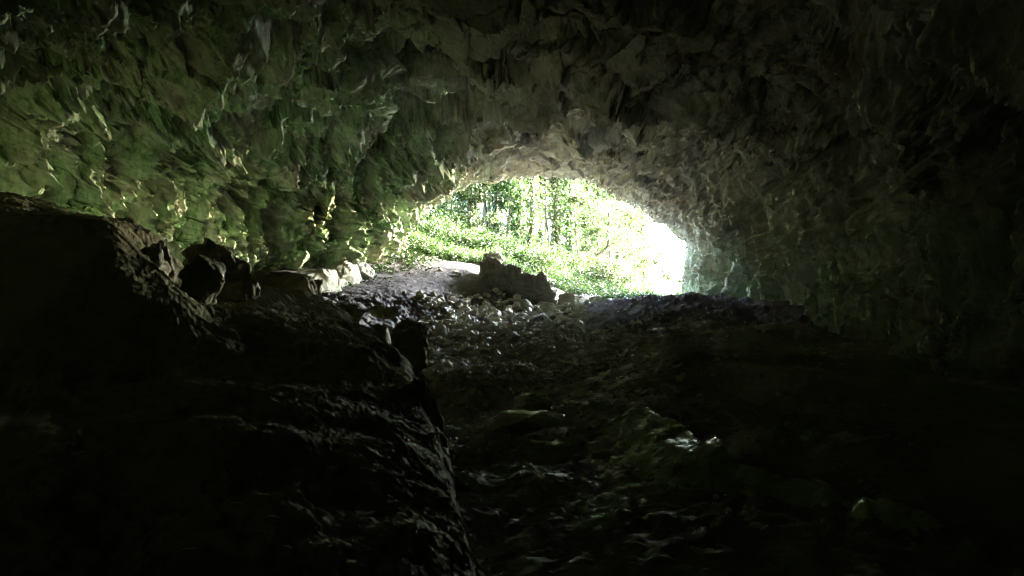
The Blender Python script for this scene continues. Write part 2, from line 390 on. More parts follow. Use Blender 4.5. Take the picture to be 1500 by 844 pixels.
ST.append((8.0, [(-8.9,-2),(-9.0,0.6),(-9.1,2.4),(-8.8,4.0),(-7.6,4.9),(-4.0,5.8),(0.6,6.0),(4.2,5.5),(6.0,4.3),(6.8,3.1),(7.0,1.7),(6.6,0.3),(6.6,-2)]))
ST.append((3.0, [(-7.7,-2),(-7.8,0.6),(-8.0,2.4),(-7.7,3.9),(-6.6,4.8),(-3.7,5.6),(0.3,5.8),(3.8,5.3),(5.6,4.1),(6.2,3.0),(6.4,1.6),(6.2,0.3),(6.2,-2)]))
ST.append((-3.0, [(-6.0,-2),(-6.1,0.6),(-6.2,2.2),(-6.0,3.3),(-5.2,4.4),(-3.0,5.2),(0.2,5.5),(3.0,4.9),(4.6,3.8),(5.1,2.6),(5.2,1.5),(5.1,0.3),(5.1,-2)]))
ST.append((-7.5, [(0.02*math.cos(a), 0.8+0.02*math.sin(a)) for a in np.linspace(math.pi*1.2, -math.pi*0.2, 13)]))
# outside: the cliff face the mouth opens in
c0 = np.array([1.3, 1.8]); base = np.array(ST[0][1])
for Y, s in ((32.0, 1.03), (32.6, 1.18), (33.0, 1.7), (33.4, 3.0), (33.9, 5.0)):
    q = c0 + (base - c0) * s
    if s < 1.1: q[:, 1] = np.where(base[:, 1] < 0.5, base[:, 1], q[:, 1])
    ST.insert(0, (Y, [tuple(v) for v in q]))
ST.sort(key=lambda s: s[0])
SY = np.array([s[0] for s in ST]); SP = np.array([s[1] for s in ST])       # (ns,13,2)

def catmull(x, xp, fp):
    """monotone-ish cubic (Hermite, finite-difference tangents) on a nonuniform grid; fp (n,...)"""
    n = len(xp)
    m = np.zeros_like(fp)
    h = np.diff(xp); dl = np.diff(fp, axis=0) / h.reshape((-1,) + (1,) * (fp.ndim - 1))
    m[0] = dl[0]; m[-1] = dl[-1]
    hh = h.reshape((-1,) + (1,) * (fp.ndim - 1))
    m[1:-1] = (dl[:-1] * hh[1:] + dl[1:] * hh[:-1]) / (hh[1:] + hh[:-1])
    i = np.clip(np.searchsorted(xp, x, 'right') - 1, 0, n - 2)
    t = ((x - xp[i]) / h[i]).reshape((-1,) + (1,) * (fp.ndim - 1)); H = h[i].reshape(t.shape)
    return (2*t**3 - 3*t**2 + 1) * fp[i] + (t**3 - 2*t**2 + t) * H * m[i] + (-2*t**3 + 3*t**2) * fp[i+1] + (t**3 - t**2) * H * m[i+1]

NU = 1500
ypar = np.concatenate([np.linspace(-7.5, 4, 70)[:-1], np.exp(np.linspace(math.log(4), math.log(9), 130))[:-1],
                       np.exp(np.linspace(math.log(9), math.log(31.2), 620))[:-1], np.linspace(31.2, 33, 40)[:-1], np.linspace(33, 33.9, 24)])
A = catmull(ypar, SY, SP)                                 # (nv,13,2)
A[ypar > 31.2] = np.stack([[np.interp(y, SY, SP[:, k, c]) for k in range(13)] for y in ypar[ypar > 31.2] for c in (0, 1)]).reshape(-1, 2, 13).transpose(0, 2, 1)
up = np.linspace(0, 12, NU)
# even out spacing: control index -> arclength at Y=16
B = catmull(up, np.arange(13.0), A.transpose(1, 0, 2))    # (NU,nv,2)
ref = B[:, np.argmin(abs(ypar - 16))]
al = np.concatenate([[0], np.cumsum(np.linalg.norm(np.diff(ref, axis=0), axis=1))])
up2 = np.interp(np.linspace(0, al[-1], NU), al, up)
B = catmull(up2, np.arange(13.0), A.transpose(1, 0, 2)).transpose(1, 0, 2)   # (nv,NU,2)
NV = len(ypar)
BP = np.empty((NV, NU, 3)); BP[..., 0] = B[..., 0]; BP[..., 1] = ypar[:, None]; BP[..., 2] = B[..., 1]
U = np.broadcast_to(up2[None, :], (NV, NU)).ravel(); YV = np.broadcast_to(ypar[:, None], (NV, NU)).ravel()
# ledges: blocks of the roof stand lower towards the mouth, their inner faces drop sheer
bx_ = BP[..., 0].ravel(); bz_ = BP[..., 2].ravel()
def ledge(y0, xa, xb, h, soft=0.35, slant=0.0):
    yy = y0 + slant * bx_ + 0.5 * perlin(np.stack([bx_ * 0.6, YV * 0.3, bz_ * 0], 1), 77)
    inside = sstep(xa - 0.5, xa + 0.5, bx_) * sstep(xb + 0.5, xb - 0.5, bx_) * sstep(3.6, 4.4, bz_)
    return h * inside * (1 - sstep(yy, yy + soft, YV)) * sstep(yy - 6, yy - 1.0, YV)
lz = ledge(24.4, -3.7, 0.5, 1.3, 0.25) + ledge(18.6, -3.4, 0.4, 0.85, 0.25)
BP[..., 2] += lz.reshape(NV, NU)
du = np.gradient(BP, axis=1); dv = np.gradient(BP, axis=0)
Nn = np.cross(du, dv); Nn /= np.linalg.norm(Nn, axis=2)[..., None] + 1e-9
cen = np.stack([np.full(NV, 0.8), ypar, np.full(NV, 2.5)], 1)[:, None, :]
sgn = np.sign(np.sum(Nn * (cen - BP), axis=2)); inner = (ypar < 32.3)[:, None]
Nn *= np.where(inner, sgn, np.where(Nn[..., 1] > 0, 1, -1))[..., None]
Pf = BP.reshape(-1, 3).astype(np.float32)
warp = np.stack([perlin(Pf * 0.55, 101), perlin(Pf * 0.55, 102), perlin(Pf * 0.55, 103)], 1) * 0.55
warp += np.stack([perlin(Pf * 1.7, 111), perlin(Pf * 1.7, 112), perlin(Pf * 1.7, 113)], 1) * 0.07
Q = Pf + warp
wallw = np.maximum(sstep(4.9, 3.6, U), sstep(7.0, 8.4, U)).astype(np.float32)     # wall vs roof
# walls break in flakes that stand on end, the roof in flakes strung along a strike
aniso = np.empty_like(Q)
aw = Q * np.array([1.0, 1.0, 0.36], np.float32)
c_, s_ = math.cos(-0.95), math.sin(-0.95)
ar = np.stack([(Q[:, 0] * c_ + Q[:, 1] * s_) * 0.42, -Q[:, 0] * s_ + Q[:, 1] * c_, Q[:, 2]], 1)
def mixed(fn):
    return fn(aw) * wallw + fn(ar) * (1 - wallw)
lipf = sstep(25, 31, YV).astype(np.float32)
big = 1 - 0.75 * lipf
disp = 0.95 * fbm(Pf * 0.27, 2, 41) * big * sstep(33, 28, YV)
disp += 0.42 * facet(Q / 2.4, 51, 0.9) * big
disp += 0.30 * mixed(lambda q: facet(q / 0.95, 52, 1.0)) * (1 - 0.55 * lipf)
disp += 0.20 * mixed(lambda q: facet(q / 0.42, 53, 1.0)) * (1 - 0.2 * lipf)

lefty = sstep(5.2, 3.6, U) * sstep(29, 25, YV)
# dipping beds of the roof: long slabs sweeping up from the left of the mouth
st = (Q[:, 0] * 0.55 + Q[:, 1] * 0.39 + Q[:, 2] * 0.74) / 0.85 + 0.35 * perlin(Q * 0.5, 68) + 0.12 * perlin(Q * 1.6, 69)
fr = st - np.floor(st); hb = _u(_hash(np.floor(st).astype(np.int32), np.zeros(len(st), np.int32), np.zeros(len(st), np.int32), 5), 2)
disp += (0.62 * (fr * sstep(1.0, 0.86, fr) - 0.45) + 0.30 * (hb - 0.5)) * (1 - 0.8 * wallw) * (1 - 0.55 * lipf)
# plates of flowstone stand proud of deep hollows
for k_, sx_, sz_, am_ in ((65, 0.95, 0.28, 0.46), (66, 2.3, 0.50, 0.32), (67, 4.6, 1.5, 0.14)):
    pw = perlin(Q * np.array([sx_, sx_, sz_], np.float32) + k_, k_)
    pr = perlin(np.stack([ar[:, 0] * 0.6, ar[:, 1], ar[:, 2]], 1) * sx_ + k_, k_ + 10)
    pl = pw * wallw + pr * (1 - wallw)
    disp += am_ * (sstep(-0.14, 0.14, pl) - 0.5) * (np.maximum(lefty, 0.3)) * (1 - 0.8 * lipf)
# hanging ribs, round in section, long from top to bottom
rg = 1 - np.abs(perlin(Q * np.array([1.5, 1.5, 0.22], np.float32), 62)); disp += 0.40 * (rg ** 3 - 0.5) * lefty
rg = 1 - np.abs(perlin(Q * np.array([3.6, 3.6, 0.42], np.float32) + 5.0, 63)); disp += 0.27 * (rg ** 3 - 0.5) * np.maximum(lefty, 0.6 * wallw)
rg = 1 - np.abs(perlin(Q * np.array([8.0, 8.0, 1.1], np.float32) + 9.0, 64)); disp += 0.10 * (rg ** 2.5 - 0.5) * np.maximum(lefty, 0.6 * wallw)

# draperies: curtain-like folds along the right wall
rw = sstep(8.2, 9.4, U) * sstep(31, 26, YV)
fold = 1 - np.abs(perlin(np.stack([YV * 1.1 + 0.5 * warp[:, 1], Pf[:, 2] * 0.10, Pf[:, 0] * 0.0], 1).astype(np.float32), 71))
disp += 0.55 * (fold ** 4 - 0.35) * rw
fold = 1 - np.abs(perlin(np.stack([YV * 2.6 + 0.8 * warp[:, 1], Pf[:, 2] * 0.22, Pf[:, 0] * 0.0], 1).astype(np.float32), 73))
disp += 0.20 * (fold ** 4 - 0.35) * rw
lw = sstep(3.6, 2.6, U) * sstep(25, 22, YV)
fold = 1 - np.abs(perlin(np.stack([YV * 0.9 + warp[:, 1], Pf[:, 2] * 0.15, Pf[:, 0] * 0.0], 1).astype(np.float32), 72))
disp += 0.26 * (fold ** 5 - 0.3) * lw
smoothface = np.clip(np.abs(np.gradient(lz.reshape(NV, NU), axis=0)).ravel() * 12, 0, 1)
for _ in range(1): disp = disp * (1 - 0.7 * smoothface)
CV = Pf + (Nn.reshape(-1, 3) * disp[:, None])
# second pass: chip the faces just made along their own normals
CV = CV.reshape(NV, NU, 3)
n2 = np.cross(np.gradient(CV, axis=1), np.gradient(CV, axis=0)); n2 /= np.linalg.norm(n2, axis=2)[..., None] + 1e-9
n2 *= np.where(np.sum(n2 * Nn, axis=2) < 0, -1, 1)[..., None]
P2 = CV.reshape(-1, 3).astype(np.float32); P2 = P2 + 0.05 * np.stack([perlin(P2 * 3.1, 121), perlin(P2 * 3.1, 122), perlin(P2 * 3.1, 123)], 1)
P2w = P2 * np.array([1.0, 1.0, 0.45], np.float32)
patch = 0.35 + 0.9 * sstep(-0.1, 0.35, perlin(P2 * 0.6, 124))       # some stretches are water-worn smooth, others broken
d2 = patch * (0.07 * facet(P2w / 0.40, 56, 0.8) + 0.035 * facet(P2w / 0.19, 57, 0.8) + 0.016 * facet(P2 / 0.10, 58, 0.8) + 0.008 * facet(P2 / 0.055, 59, 0.8)) + 0.05 * fbm(P2 * 1.8, 4, 60)
d2 *= (1 - 0.6 * smoothface) * sstep(33.4, 32.4, YV)
CV = CV + n2 * d2.reshape(NV, NU)[..., None]
cut = [0, int(np.searchsorted(up2, 3.9)), int(np.searchsorted(up2, 8.2)), NU - 1]
for (a, b), nm, lb, ct in zip(zip(cut[:-1], cut[1:]), ('cave_wall_left', 'cave_ceiling', 'cave_wall_right'),
        ('left cave wall of jagged upright limestone flakes tinged green with algae', 'arched cave ceiling of broken limestone ledges above the mouth', 'dark right cave wall of folded limestone draperies'),
        ('cave wall', 'cave ceiling', 'cave wall')):
    G = CV[:, a:b + 1]
    me = np_mesh(nm, G.reshape(-1, 3), grid_faces(NV, b - a + 1, True), M['cave'])
    tag(link(nm, me), lb, ct, kind='structure')
# the hill the cave runs into: unseen mass added to stop light leaking through the shell
qx = np.linspace(-26, 28, 93); qy = np.linspace(-46, 33.45, 80)
KX, KY = np.meshgrid(qx, qy)
KZ = 15.5 + 2.0 * fbm(np.stack([KX.ravel() * 0.08, KY.ravel() * 0.08, 0 * KX.ravel()], 1), 3, 21).reshape(KX.shape)
edge = np.minimum(np.minimum(KX + 26, 28 - KX), KY + 46)
KZ = np.where(edge < 0.3, -9.5, np.where(edge < 1.6, KZ * 0.6, KZ))
top = np.stack([KX, KY, KZ], 2).reshape(-1, 3); bot = np.stack([KX, KY, 0 * KZ - 9.5], 2).reshape(-1, 3)
f1 = grid_faces(80, 93)
me = np_mesh('hill', np.concatenate([top, bot]), np.concatenate([f1, f1[:, ::-1] + len(top)]), M['hill'])
tag(link('hill', me), 'rocky hill that the cave runs into, added to keep light out of the shell', 'hill', kind='structure')
print('cave', time.time() - T0)

# ------------------------------------------------------------------ rocks
def rock_mesh(name, dims, seed, mat, sub=4, rough=1.0, npt=18, soft=0.08):
    """a broken block: hull of random points, subdivided and chipped; base at z = 0 of its box"""
    r = random.Random(seed)
    bm = bmesh.new()
    for k in range(npt):
        v = Vector((r.uniform(-1, 1), r.uniform(-1, 1), r.uniform(-1, 1)))
        m_ = max(abs(v.x), abs(v.y), abs(v.z)); v = v / m_ * r.uniform(0.8, 1.0)
        l = v.length
        v = v * (1 - 0.45 * max(0, (l - 1)) / 0.73)
        bm.verts.new(v)
    ret = bmesh.ops.convex_hull(bm, input=bm.verts)
    bmesh.ops.delete(bm, geom=[g for g in ret['geom_interior'] if isinstance(g, bmesh.types.BMVert)], context='VERTS')
    bmesh.ops.triangulate(bm, faces=bm.faces)
    for _ in range(sub):
        bmesh.ops.subdivide_edges(bm, edges=bm.edges, cuts=1, use_grid_fill=True, smooth=soft if _ == 0 else 0.0)
        if len(bm.verts) > 22000: break
    bmesh.ops.triangulate(bm, faces=bm.faces)
    bm.normal_update()
    V = np.array([v.co[:] for v in bm.verts]); Nr = np.array([v.normal[:] for v in bm.verts])
    Fc = np.array([[v.index for v in f.verts] for f in bm.faces]); bm.free()
    D = np.array(dims) / 2
    lo, hi = V.min(0), V.max(0)
    V = (V - (lo + hi) / 2) / ((hi - lo) / 2) * D
    s = float(np.mean(D)); q = V / s + seed * 3.7
    d = 0.16 * facet(q / 0.8, seed, 0.8) + 0.09 * facet(q / 0.33, seed + 1, 0.9) + 0.035 * facet(q / 0.14, seed + 2, 0.9) + 0.07 * fbm(q * 1.5, 3, seed)
    V = V + Nr * (d * s * rough * np.minimum(1, D.min() / s * 1.2))[:, None]
    V[:, 2] += D[2]
    return np_mesh(name, V, Fc, mat)

def place_rock(name, px, py, Y, w, d, h, seed, mat, label, cat, rot=0.0, tilt=(0, 0), sub=4, group=None, sink=0.12, rough=1.0, zfix=None, top=None):
    """a rock whose foot stands at the floor under the spot (px,py) at Y metres"""
    x = (px - 750) / F * Y
    z = fz(x, Y) if zfix is None else zfix
    if top is not None: z = EYE - (top - 422) / F * Y - h
    o = link(name, rock_mesh(name, (w, d, h), seed, M[mat], sub, rough))
    o.location = (x, Y, z - sink * h); o.rotation_euler = (tilt[0], tilt[1], rot)
    return tag(o, label, cat, group)

# big tilted bedrock outcrop filling the lower left
def outcrop():
    # right edge, as a line on the floor plan: (x, y, z of the brink)
    E = np.array([(0.10, 1.0, -0.35), (-0.05, 2.4, -0.18), (-0.22, 4.0, 0.0), (-0.52, 5.5, 0.2), (-0.82, 6.8, 0.42), (-1.12, 8.0, 0.62), (-1.62, 9.5, 0.92), (-2.25, 11.0, 1.14), (-3.0, 12.2, 1.38), (-3.8, 13.2, 1.56), (-4.6, 14.2, 1.62)])
    nv, nu = 620, 640
    yv = np.exp(np.linspace(math.log(1.0), math.log(14.2), nv))
    ex = catmull(yv, E[:, 1], E[:, 0]); ez = catmull(yv, E[:, 1], E[:, 2])
    # across: s from -0.9 (beyond the brink, down the side) to 9 m to the left
    sv = np.concatenate([np.linspace(-1, 0, 120)[:-1], (np.linspace(0, 1, nu - 119)) ** 1.3 * 7.5])
    S, Yg = np.meshgrid(sv, yv); EX = ex[:, None]; EZ = ez[:, None]
    t = np.clip(-S, 0, 1)
    rise = 0.30 * (1 - np.exp(-np.clip(S, 0, 9) / 0.55)) + 0.05 * np.clip(S, 0, 9)
    rise = rise * (0.35 + 0.65 * sstep(0.5, 5.0, Yg)) * sstep(14.2, 10.5, Yg)
    rise = rise + (1.05 * sstep(2.3, 3.7, S + 0.25 * np.sin(Yg * 1.7)) + 0.10 * np.clip(S - 3.7, 0, 5)) * sstep(5.5, 9.0, Yg) * sstep(14.0, 11.5, Yg)
    X = EX - np.clip(S, 0, 99) + 0.16 * t + 0.10 * np.sin(t * 3.1)
    Z = EZ + rise - 1.15 * t ** 1.25
    back = sstep(12.6, 14.2, Yg); Z = Z - back * 1.0 * sstep(0, 1, S + 1)
    Pq = np.stack([X, Yg, Z], 2).reshape(-1, 3)
    w = 0.25 * np.stack([perlin(Pq * 1.3, 201), perlin(Pq * 1.3, 202), perlin(Pq * 1.3, 203)], 1)
    qq = (Pq + w)
    qa = np.stack([(qq[:, 0] * 0.8 - qq[:, 1] * 0.6) * 0.45, qq[:, 0] * 0.6 + qq[:, 1] * 0.8, qq[:, 2]], 1)
    side = sstep(0.05, 0.5, t.ravel())
    d = 0.16 * fbm(Pq * 0.5, 3, 205) + 0.13 * facet(qq / 1.1, 206, 0.6) * (0.12 + 0.9 * side) + 0.03 * facet(qa / 0.36, 207, 0.7) + 0.022 * facet(qq / 0.15, 208, 0.9) + 0.017 * facet(qq / 0.06, 209, 0.9) + 0.02 * fbm(qq * 2.5, 4, 210)
    sc = sstep(0.8, 3, Yg.ravel())
    Pq[:, 2] += d * (1 - 0.6 * side) * (0.5 + 0.5 * sc); Pq[:, 0] += d * side * 1.4
    me = np_mesh('rock_outcrop', Pq, grid_faces(nv, len(sv)), M['outcrop'])
    tag(link('rock_outcrop', me), 'huge tilted mud-coated bedrock slab filling the lower left of the cave', 'rock outcrop')
    return Pq.reshape(nv, len(sv), 3)
OC = outcrop()
def oz(x, y):
    d = (OC[..., 0] - x) ** 2 + (OC[..., 1] - y) ** 2
    return float(OC.reshape(-1, 3)[np.argmin(d)][2])

R = place_rock
def on_outcrop(name, px, Y, w, d, h, seed, mat, label, cat, rot=0, tilt=(0, 0), sink=0.2, sub=4, top=None, rough=1.0):
    x = (px - 750) / F * Y
    return R(name, px, 0, Y, w, d, h, seed, mat, label, cat, rot, tilt, sub, None, sink, rough, oz(x, Y), top)
on_outcrop('boulder', 188, 9.3, 0.62, 0.9, 0.95, 12, 'boulder', 'slanting boulder with a lit yellowish edge on the left rise of the tilted slab', 'boulder', 0.5, (0.0, 0.55), top=343, sink=0)
on_outcrop('boulder', 272, 9.4, 0.48, 0.8, 1.0, 13, 'boulder', 'narrow upright boulder with a thin lit ridge standing on the crest of the tilted slab', 'boulder', 0.3, (0.1, 0.32), top=372, sink=0)
on_outcrop('boulder', 335, 11.3, 1.0, 0.9, 0.75, 14, 'boulder', 'squat dark boulder on the slab crest just right of the narrow upright boulder', 'boulder', 0.1, (0, 0), top=404, sink=0)
on_outcrop('boulder', 305, 12.8, 1.3, 1.1, 1.2, 15, 'boulder', 'rounded black boulder behind the slab crest at the foot of the left wall', 'boulder', 0.9, (0, 0), top=352, sink=0)
on_outcrop('boulder', 405, 13.6, 1.5, 0.9, 0.8, 16, 'boulder', 'low black boulder under the overhang left of the pale rocks', 'boulder', 0.4, (0, 0.1), top=400, sink=0)
# broken blocks along the brink of the outcrop
R('rock_block', 559, 520, 10.9, 0.34, 0.55, 0.72, 21, 'boulder', 'upright block with a lit olive face split from the brink of the tilted slab', 'rock block', 0.3, (0.05, -0.1), top=463)
R('rock_block', 598, 520, 10.7, 0.56, 0.6, 0.74, 22, 'boulder', 'dark squared block at the right end of the broken slab brink', 'rock block', -0.15, (0, 0.08), top=461)
R('rock_block', 553, 452, 13.2, 0.26, 0.3, 0.22, 23, 'boulder', 'left one of two small dark blocks on the earth bank above the slab brink', 'rock block', 0.2, (0, 0), top=444)
R('rock_block', 571, 455, 13.0, 0.24, 0.3, 0.22, 24, 'boulder', 'right one of two small dark blocks on the earth bank above the slab brink', 'rock block', 0.7, (0, 0), top=447)
R('rock_block', 622, 680, 7.4, 0.62, 0.5, 1.02, 25, 'boulder', 'tall leaning flake with pale streaks hanging off the side of the tilted slab', 'rock block', 0.25, (0.0, -0.22), top=540)
R('rock_block', 505, 455, 12.4, 0.7, 0.5, 0.4, 26, 'boulder', 'flat dark block at the top of the slab brink below the pale rocks', 'rock block', -0.5, (0, 0.2), top=441)
# pale rocks at the foot of the left wall
R('pale_rock', 466, 428, 20.6, 0.55, 2.3, 1.05, 31, 'pale', 'largest pale greenish rock at the foot of the left wall by the earth bank', 'rock', -0.42, (0, -0.12), top=388)
R('pale_rock', 503, 415, 22.4, 0.5, 1.9, 0.85, 32, 'pale', 'blue-grey slabby rock right of the largest pale greenish rock', 'rock', -0.5, (0.0, -0.15), top=379)
R('pale_rock', 530, 405, 23.8, 0.45, 1.3, 0.6, 33, 'pale', 'small pale rock nearest the mouth at the foot of the left wall', 'rock', -0.4, (0, -0.1), top=380)
R('pale_rock', 430, 430, 19.0, 0.7, 0.6, 0.5, 34, 'pale', 'low mossy rock left of the largest pale greenish rock', 'rock', 0.1, (0, 0), top=402)
# stones lying at the end of the ruined wall
R('boulder', 829, 452, 26.6, 0.62, 0.5, 0.78, 41, 'pale', 'squarish upright grey boulder touching the right end of the ruined wall', 'boulder', 0.1, (0, 0), top=424)
R('boulder', 851, 450, 27.4, 0.62, 0.6, 0.55, 42, 'pale', 'middle pale boulder in the row right of the ruined wall', 'boulder', 0.6, (0, 0.1), top=431)
R('boulder', 876, 450, 27.6, 0.95, 0.7, 0.5, 43, 'pale', 'broad low pale boulder at the right end of the row beside the ruined wall', 'boulder', 0.2, (0, 0.2), top=432)
R('boulder', 803, 462, 24.8, 0.5, 0.45, 0.42, 44, 'pale', 'pointed pale green stone on the rubble in front of the ruined wall', 'boulder', 0.3, (0.1, 0), top=441)
R('boulder', 771, 455, 25.2, 0.42, 0.4, 0.3, 45, 'pale', 'small pale stone leaning at the foot of the ruined wall', 'boulder', 0.9, (0, 0.3), top=438)
R('boulder', 733, 455, 24.6, 0.5, 0.5, 0.36, 46, 'boulder', 'brownish boulder in the rubble below the tall end of the ruined wall', 'boulder', 0.2, (0, 0), top=446)
# floor ledges
R('rock_slab', 775, 620, 8.6, 1.0, 0.55, 0.24, 51, 'mossrock', 'flat wet slab forming a step across the middle of the gully', 'rock slab', 0.05, (0.0, 0.0), top=601)
R('rock_slab', 778, 600, 9.4, 0.5, 0.4, 0.30, 52, 'mossrock', 'dark lump of rock just behind the wet step in the gully', 'rock slab', 0.5, (0, 0), top=572)
R('rock_slab', 880, 600, 8.9, 0.5, 0.4, 0.26, 53, 'mossrock', 'dark mossy lump at the top end of the green rock ledge', 'rock slab', 0.2, (0, 0), top=582)

def mossy_ledge():
    C = np.array([at(897, 588, 8.6), at(945, 600, 8.0), at(985, 622, 7.2), at(1035, 648, 6.5), at(1080, 672, 5.9), at(1180, 706, 5.4), at(1290, 745, 4.9), at(1400, 778, 4.6), at(1500, 806, 4.3)])
    n = 460
    tt = np.linspace(0, len(C) - 1, n)
    c = catmull(tt, np.arange(len(C), dtype=float), C)
    tg = np.gradient(c, axis=0)[:, :2]; tg /= np.linalg.norm(tg, axis=1)[:, None]
    nl = np.stack([tg[:, 1], -tg[:, 0]], 1)            # towards the viewer's left, downhill
    nl *= np.sign(-nl[:, 0:1])
    prof = [(-0.55, -0.5), (-0.22, -0.16), (-0.08, -0.03), (0.0, 0.0), (0.10, -0.02), (0.30, -0.10), (0.6, -0.22), (0.95, -0.38), (1.3, -0.62)]
    k = np.linspace(0, len(prof) - 1, 200)
    pr = catmull(k, np.arange(len(prof), dtype=float), np.array(prof))
    V = np.empty((n, 200, 3))
    fade = (sstep(0, 0.12, np.linspace(0, 1, n)) )[:, None]
    V[..., 0] = c[:, 0:1] + nl[:, 0:1] * pr[None, :, 0]
    V[..., 1] = c[:, 1:2] + nl[:, 1:2] * pr[None, :, 0] * 1.0
    V[..., 2] = c[:, 2:3] + pr[None, :, 1] - 0.25 * (1 - fade)
    P = V.reshape(-1, 3); w = 0.15 * np.stack([perlin(P * 2, 301), perlin(P * 2, 302), perlin(P * 2, 303)], 1)
    P[:, 2] += 0.10 * fbm(P * 1.2, 3, 304) + 0.09 * facet((P + w) / 0.6, 305, 0.7) + 0.045 * facet((P + w) / 0.22, 306, 0.9) + 0.02 * facet(P / 0.08, 307, 1.0)
    tag(link('rock_ledge', np_mesh('rock_ledge', P, grid_faces(n, 200), M['mossrock'])), 'long low mossy rock ledge running from the gully to the lower right', 'rock ledge')
mossy_ledge()

# ------------------------------------------------------------------ ruined wall
def masonry_block(name, x0, x1, y0, y1, z0, top_fn, seed, parent):
    """one run of rubble masonry: a box whose faces bulge stone by stone"""
    nx, nz, ny = 120, 100, 60
    parts = []
    def sheet(fn, a, b):
        s, t = np.meshgrid(np.linspace(0, 1, a), np.linspace(0, 1, b)); return np.stack(fn(s, t), 2)
    def tp(x): return top_fn(x)
    zz = lambda x, t: z0 + (tp(x) - z0) * t
    fr = sheet(lambda s, t: (x0 + (x1 - x0) * s, y0 + 0 * s, zz(x0 + (x1 - x0) * s, t)), nx, nz)
    bk = sheet(lambda s, t: (x1 + (x0 - x1) * s, y1 + 0 * s, zz(x1 + (x0 - x1) * s, t)), nx, nz)
    lf = sheet(lambda s, t: (x0 + 0 * s, y1 + (y0 - y1) * s, zz(x0 + 0 * s, t)), ny, nz)
    rt = sheet(lambda s, t: (x1 + 0 * s, y0 + (y1 - y0) * s, zz(x1 + 0 * s, t)), ny, nz)
    tpz = sheet(lambda s, t: (x0 + (x1 - x0) * s, y0 + (y1 - y0) * t, tp(x0 + (x1 - x0) * s)), nx, ny)
    V, Fc, off = [], [], 0
    c = np.array([(x0 + x1) / 2, (y0 + y1) / 2, z0])
    for sh in (fr, bk, lf, rt, tpz):
        b, a = sh.shape[:2]; P = sh.reshape(-1, 3)
        V.append(P); Fc.append(grid_faces(b, a) + off); off += len(P)
    V = np.concatenate(V); Fc = np.concatenate(Fc)
    dn = (V - c) * np.array([1, 1.5, 0.6]); dn /= np.linalg.norm(dn, axis=1)[:, None]
    q = V * np.array([1, 1, 1.35]) + 0.1 * perlin(V * 2.5, seed)[:, None]
    d = 0.20 * facet(q / 0.42, seed, 0.9) + 0.10 * facet(q / 0.18, seed + 1, 0.8) + 0.09 * fbm(V * 0.9, 3, seed + 2)
    V = V + dn * d[:, None]
    bm = bmesh.new(); me = np_mesh(name, V, Fc, M['masonry']); bm.from_mesh(me)
    bmesh.ops.remove_doubles(bm, verts=bm.verts, dist=0.0005); bm.to_mesh(me); bm.free()
    o = link(name, me, parent)
    if parent: o.matrix_parent_inverse = Matrix.Translation(-Vector(parent.location))
    return o
Yw = 27.0
xl, xm, xr = [(p - 750) / F * Yw for p in (703, 762, 814)]
w0 = (xl, Yw, fz((xl + xr) / 2, Yw) - 0.3)
wall = empty('ruined_wall', ((xl + xr) / 2, Yw, fz((xl + xr) / 2, Yw)))
tag(wall, 'ruined rubble stone wall with a tall left end stepping down to a low right end', 'stone wall')
zt = lambda py: EYE - (py - 422) / F * Yw
a = masonry_block('tall_section', xl, xm, Yw, Yw + 1.0, 0.4, lambda x: zt(383) - 0.36 * ((x - xl) / (xm - xl)) ** 2 + 0.06 * np.sin(x * 7), 401, wall)
b = masonry_block('low_section', xm - 0.25, xr, Yw - 0.12, Yw + 0.85, 0.4, lambda x: zt(405) - 0.55 * np.clip((x - xr + 0.8) / 0.8, 0, 1) ** 2 + 0.06 * np.sin(x * 6 + 1) + 0.04 * np.sin(x * 13), 405, wall)
for (px, py, w, h, sd) in ((748, 388, 0.34, 0.16, 411), (772, 406, 0.42, 0.12, 412), (722, 383, 0.5, 0.14, 415)):
    c = link('coping_stone', rock_mesh('coping_stone', (w, 0.4, h), sd, M['masonry' if sd % 2 else 'stone'], 3), wall)
    c.matrix_parent_inverse = Matrix.Translation(-Vector(wall.location))
    c.location = ((px - 750) / F * Yw, Yw + 0.2, zt(py) - h * 0.8)
R('boulder', 721, 378, 28.4, 0.8, 0.7, 0.45, 47, 'pale', 'tawny boulder behind the tall end of the ruined wall at the edge of the greenery', 'boulder', 0.3, (0, 0), top=367)

print('rocks', time.time() - T0)
# ------------------------------------------------------------------ loose stones
SM = [rock_mesh('loose_stone', (1.0, r.uniform(0.65, 0.95), r.uniform(0.4, 0.75)), 500 + k, M['stone'], 2, 0.7, 9, 0.0) for k, r in enumerate([random.Random(900 + i) for i in range(9)])]
zones = [  # x-y polygonless boxes in (px,py) of floor: px0,px1, Y0,Y1, size range, count
    ('rub', 615, 860, 17.0, 27.5, (0.10, 0.40), 1300), ('rub2', 630, 940, 11.0, 18.0, (0.05, 0.20), 1500), ('mid', 650, 1010, 7.5, 12.0, (0.03, 0.13), 700),
    ('mound', 880, 1120, 16, 24.5, (0.05, 0.2), 90), ('near', 660, 1350, 4.3, 8.0, (0.02, 0.09), 700), ('bank', 480, 700, 20, 29, (0.06, 0.2), 45), ('right', 900, 1250, 8, 17, (0.03, 0.13), 450)]
cand = []
for zn, p0, p1, Y0, Y1, (s0, s1), cnt in zones:
    for _ in range(cnt):
        Y = Y0 + (Y1 - Y0) * rnd.random(); px = rnd.uniform(p0, p1)
        if zn in ('rub', 'rub2') and gz((px - 750) / F * Y, Y) > 1.32 and px < 715 and rnd.random() < 0.93: continue
        s = s0 + (s1 - s0) * rnd.random() ** 3.2
        x = (px - 750) / F * Y
        if xl - 0.2 < x < xr + 0.2 and Yw - 0.3 < Y: continue
        cand.append((s / Y, zn, x, Y, s))
cand.sort(reverse=True)
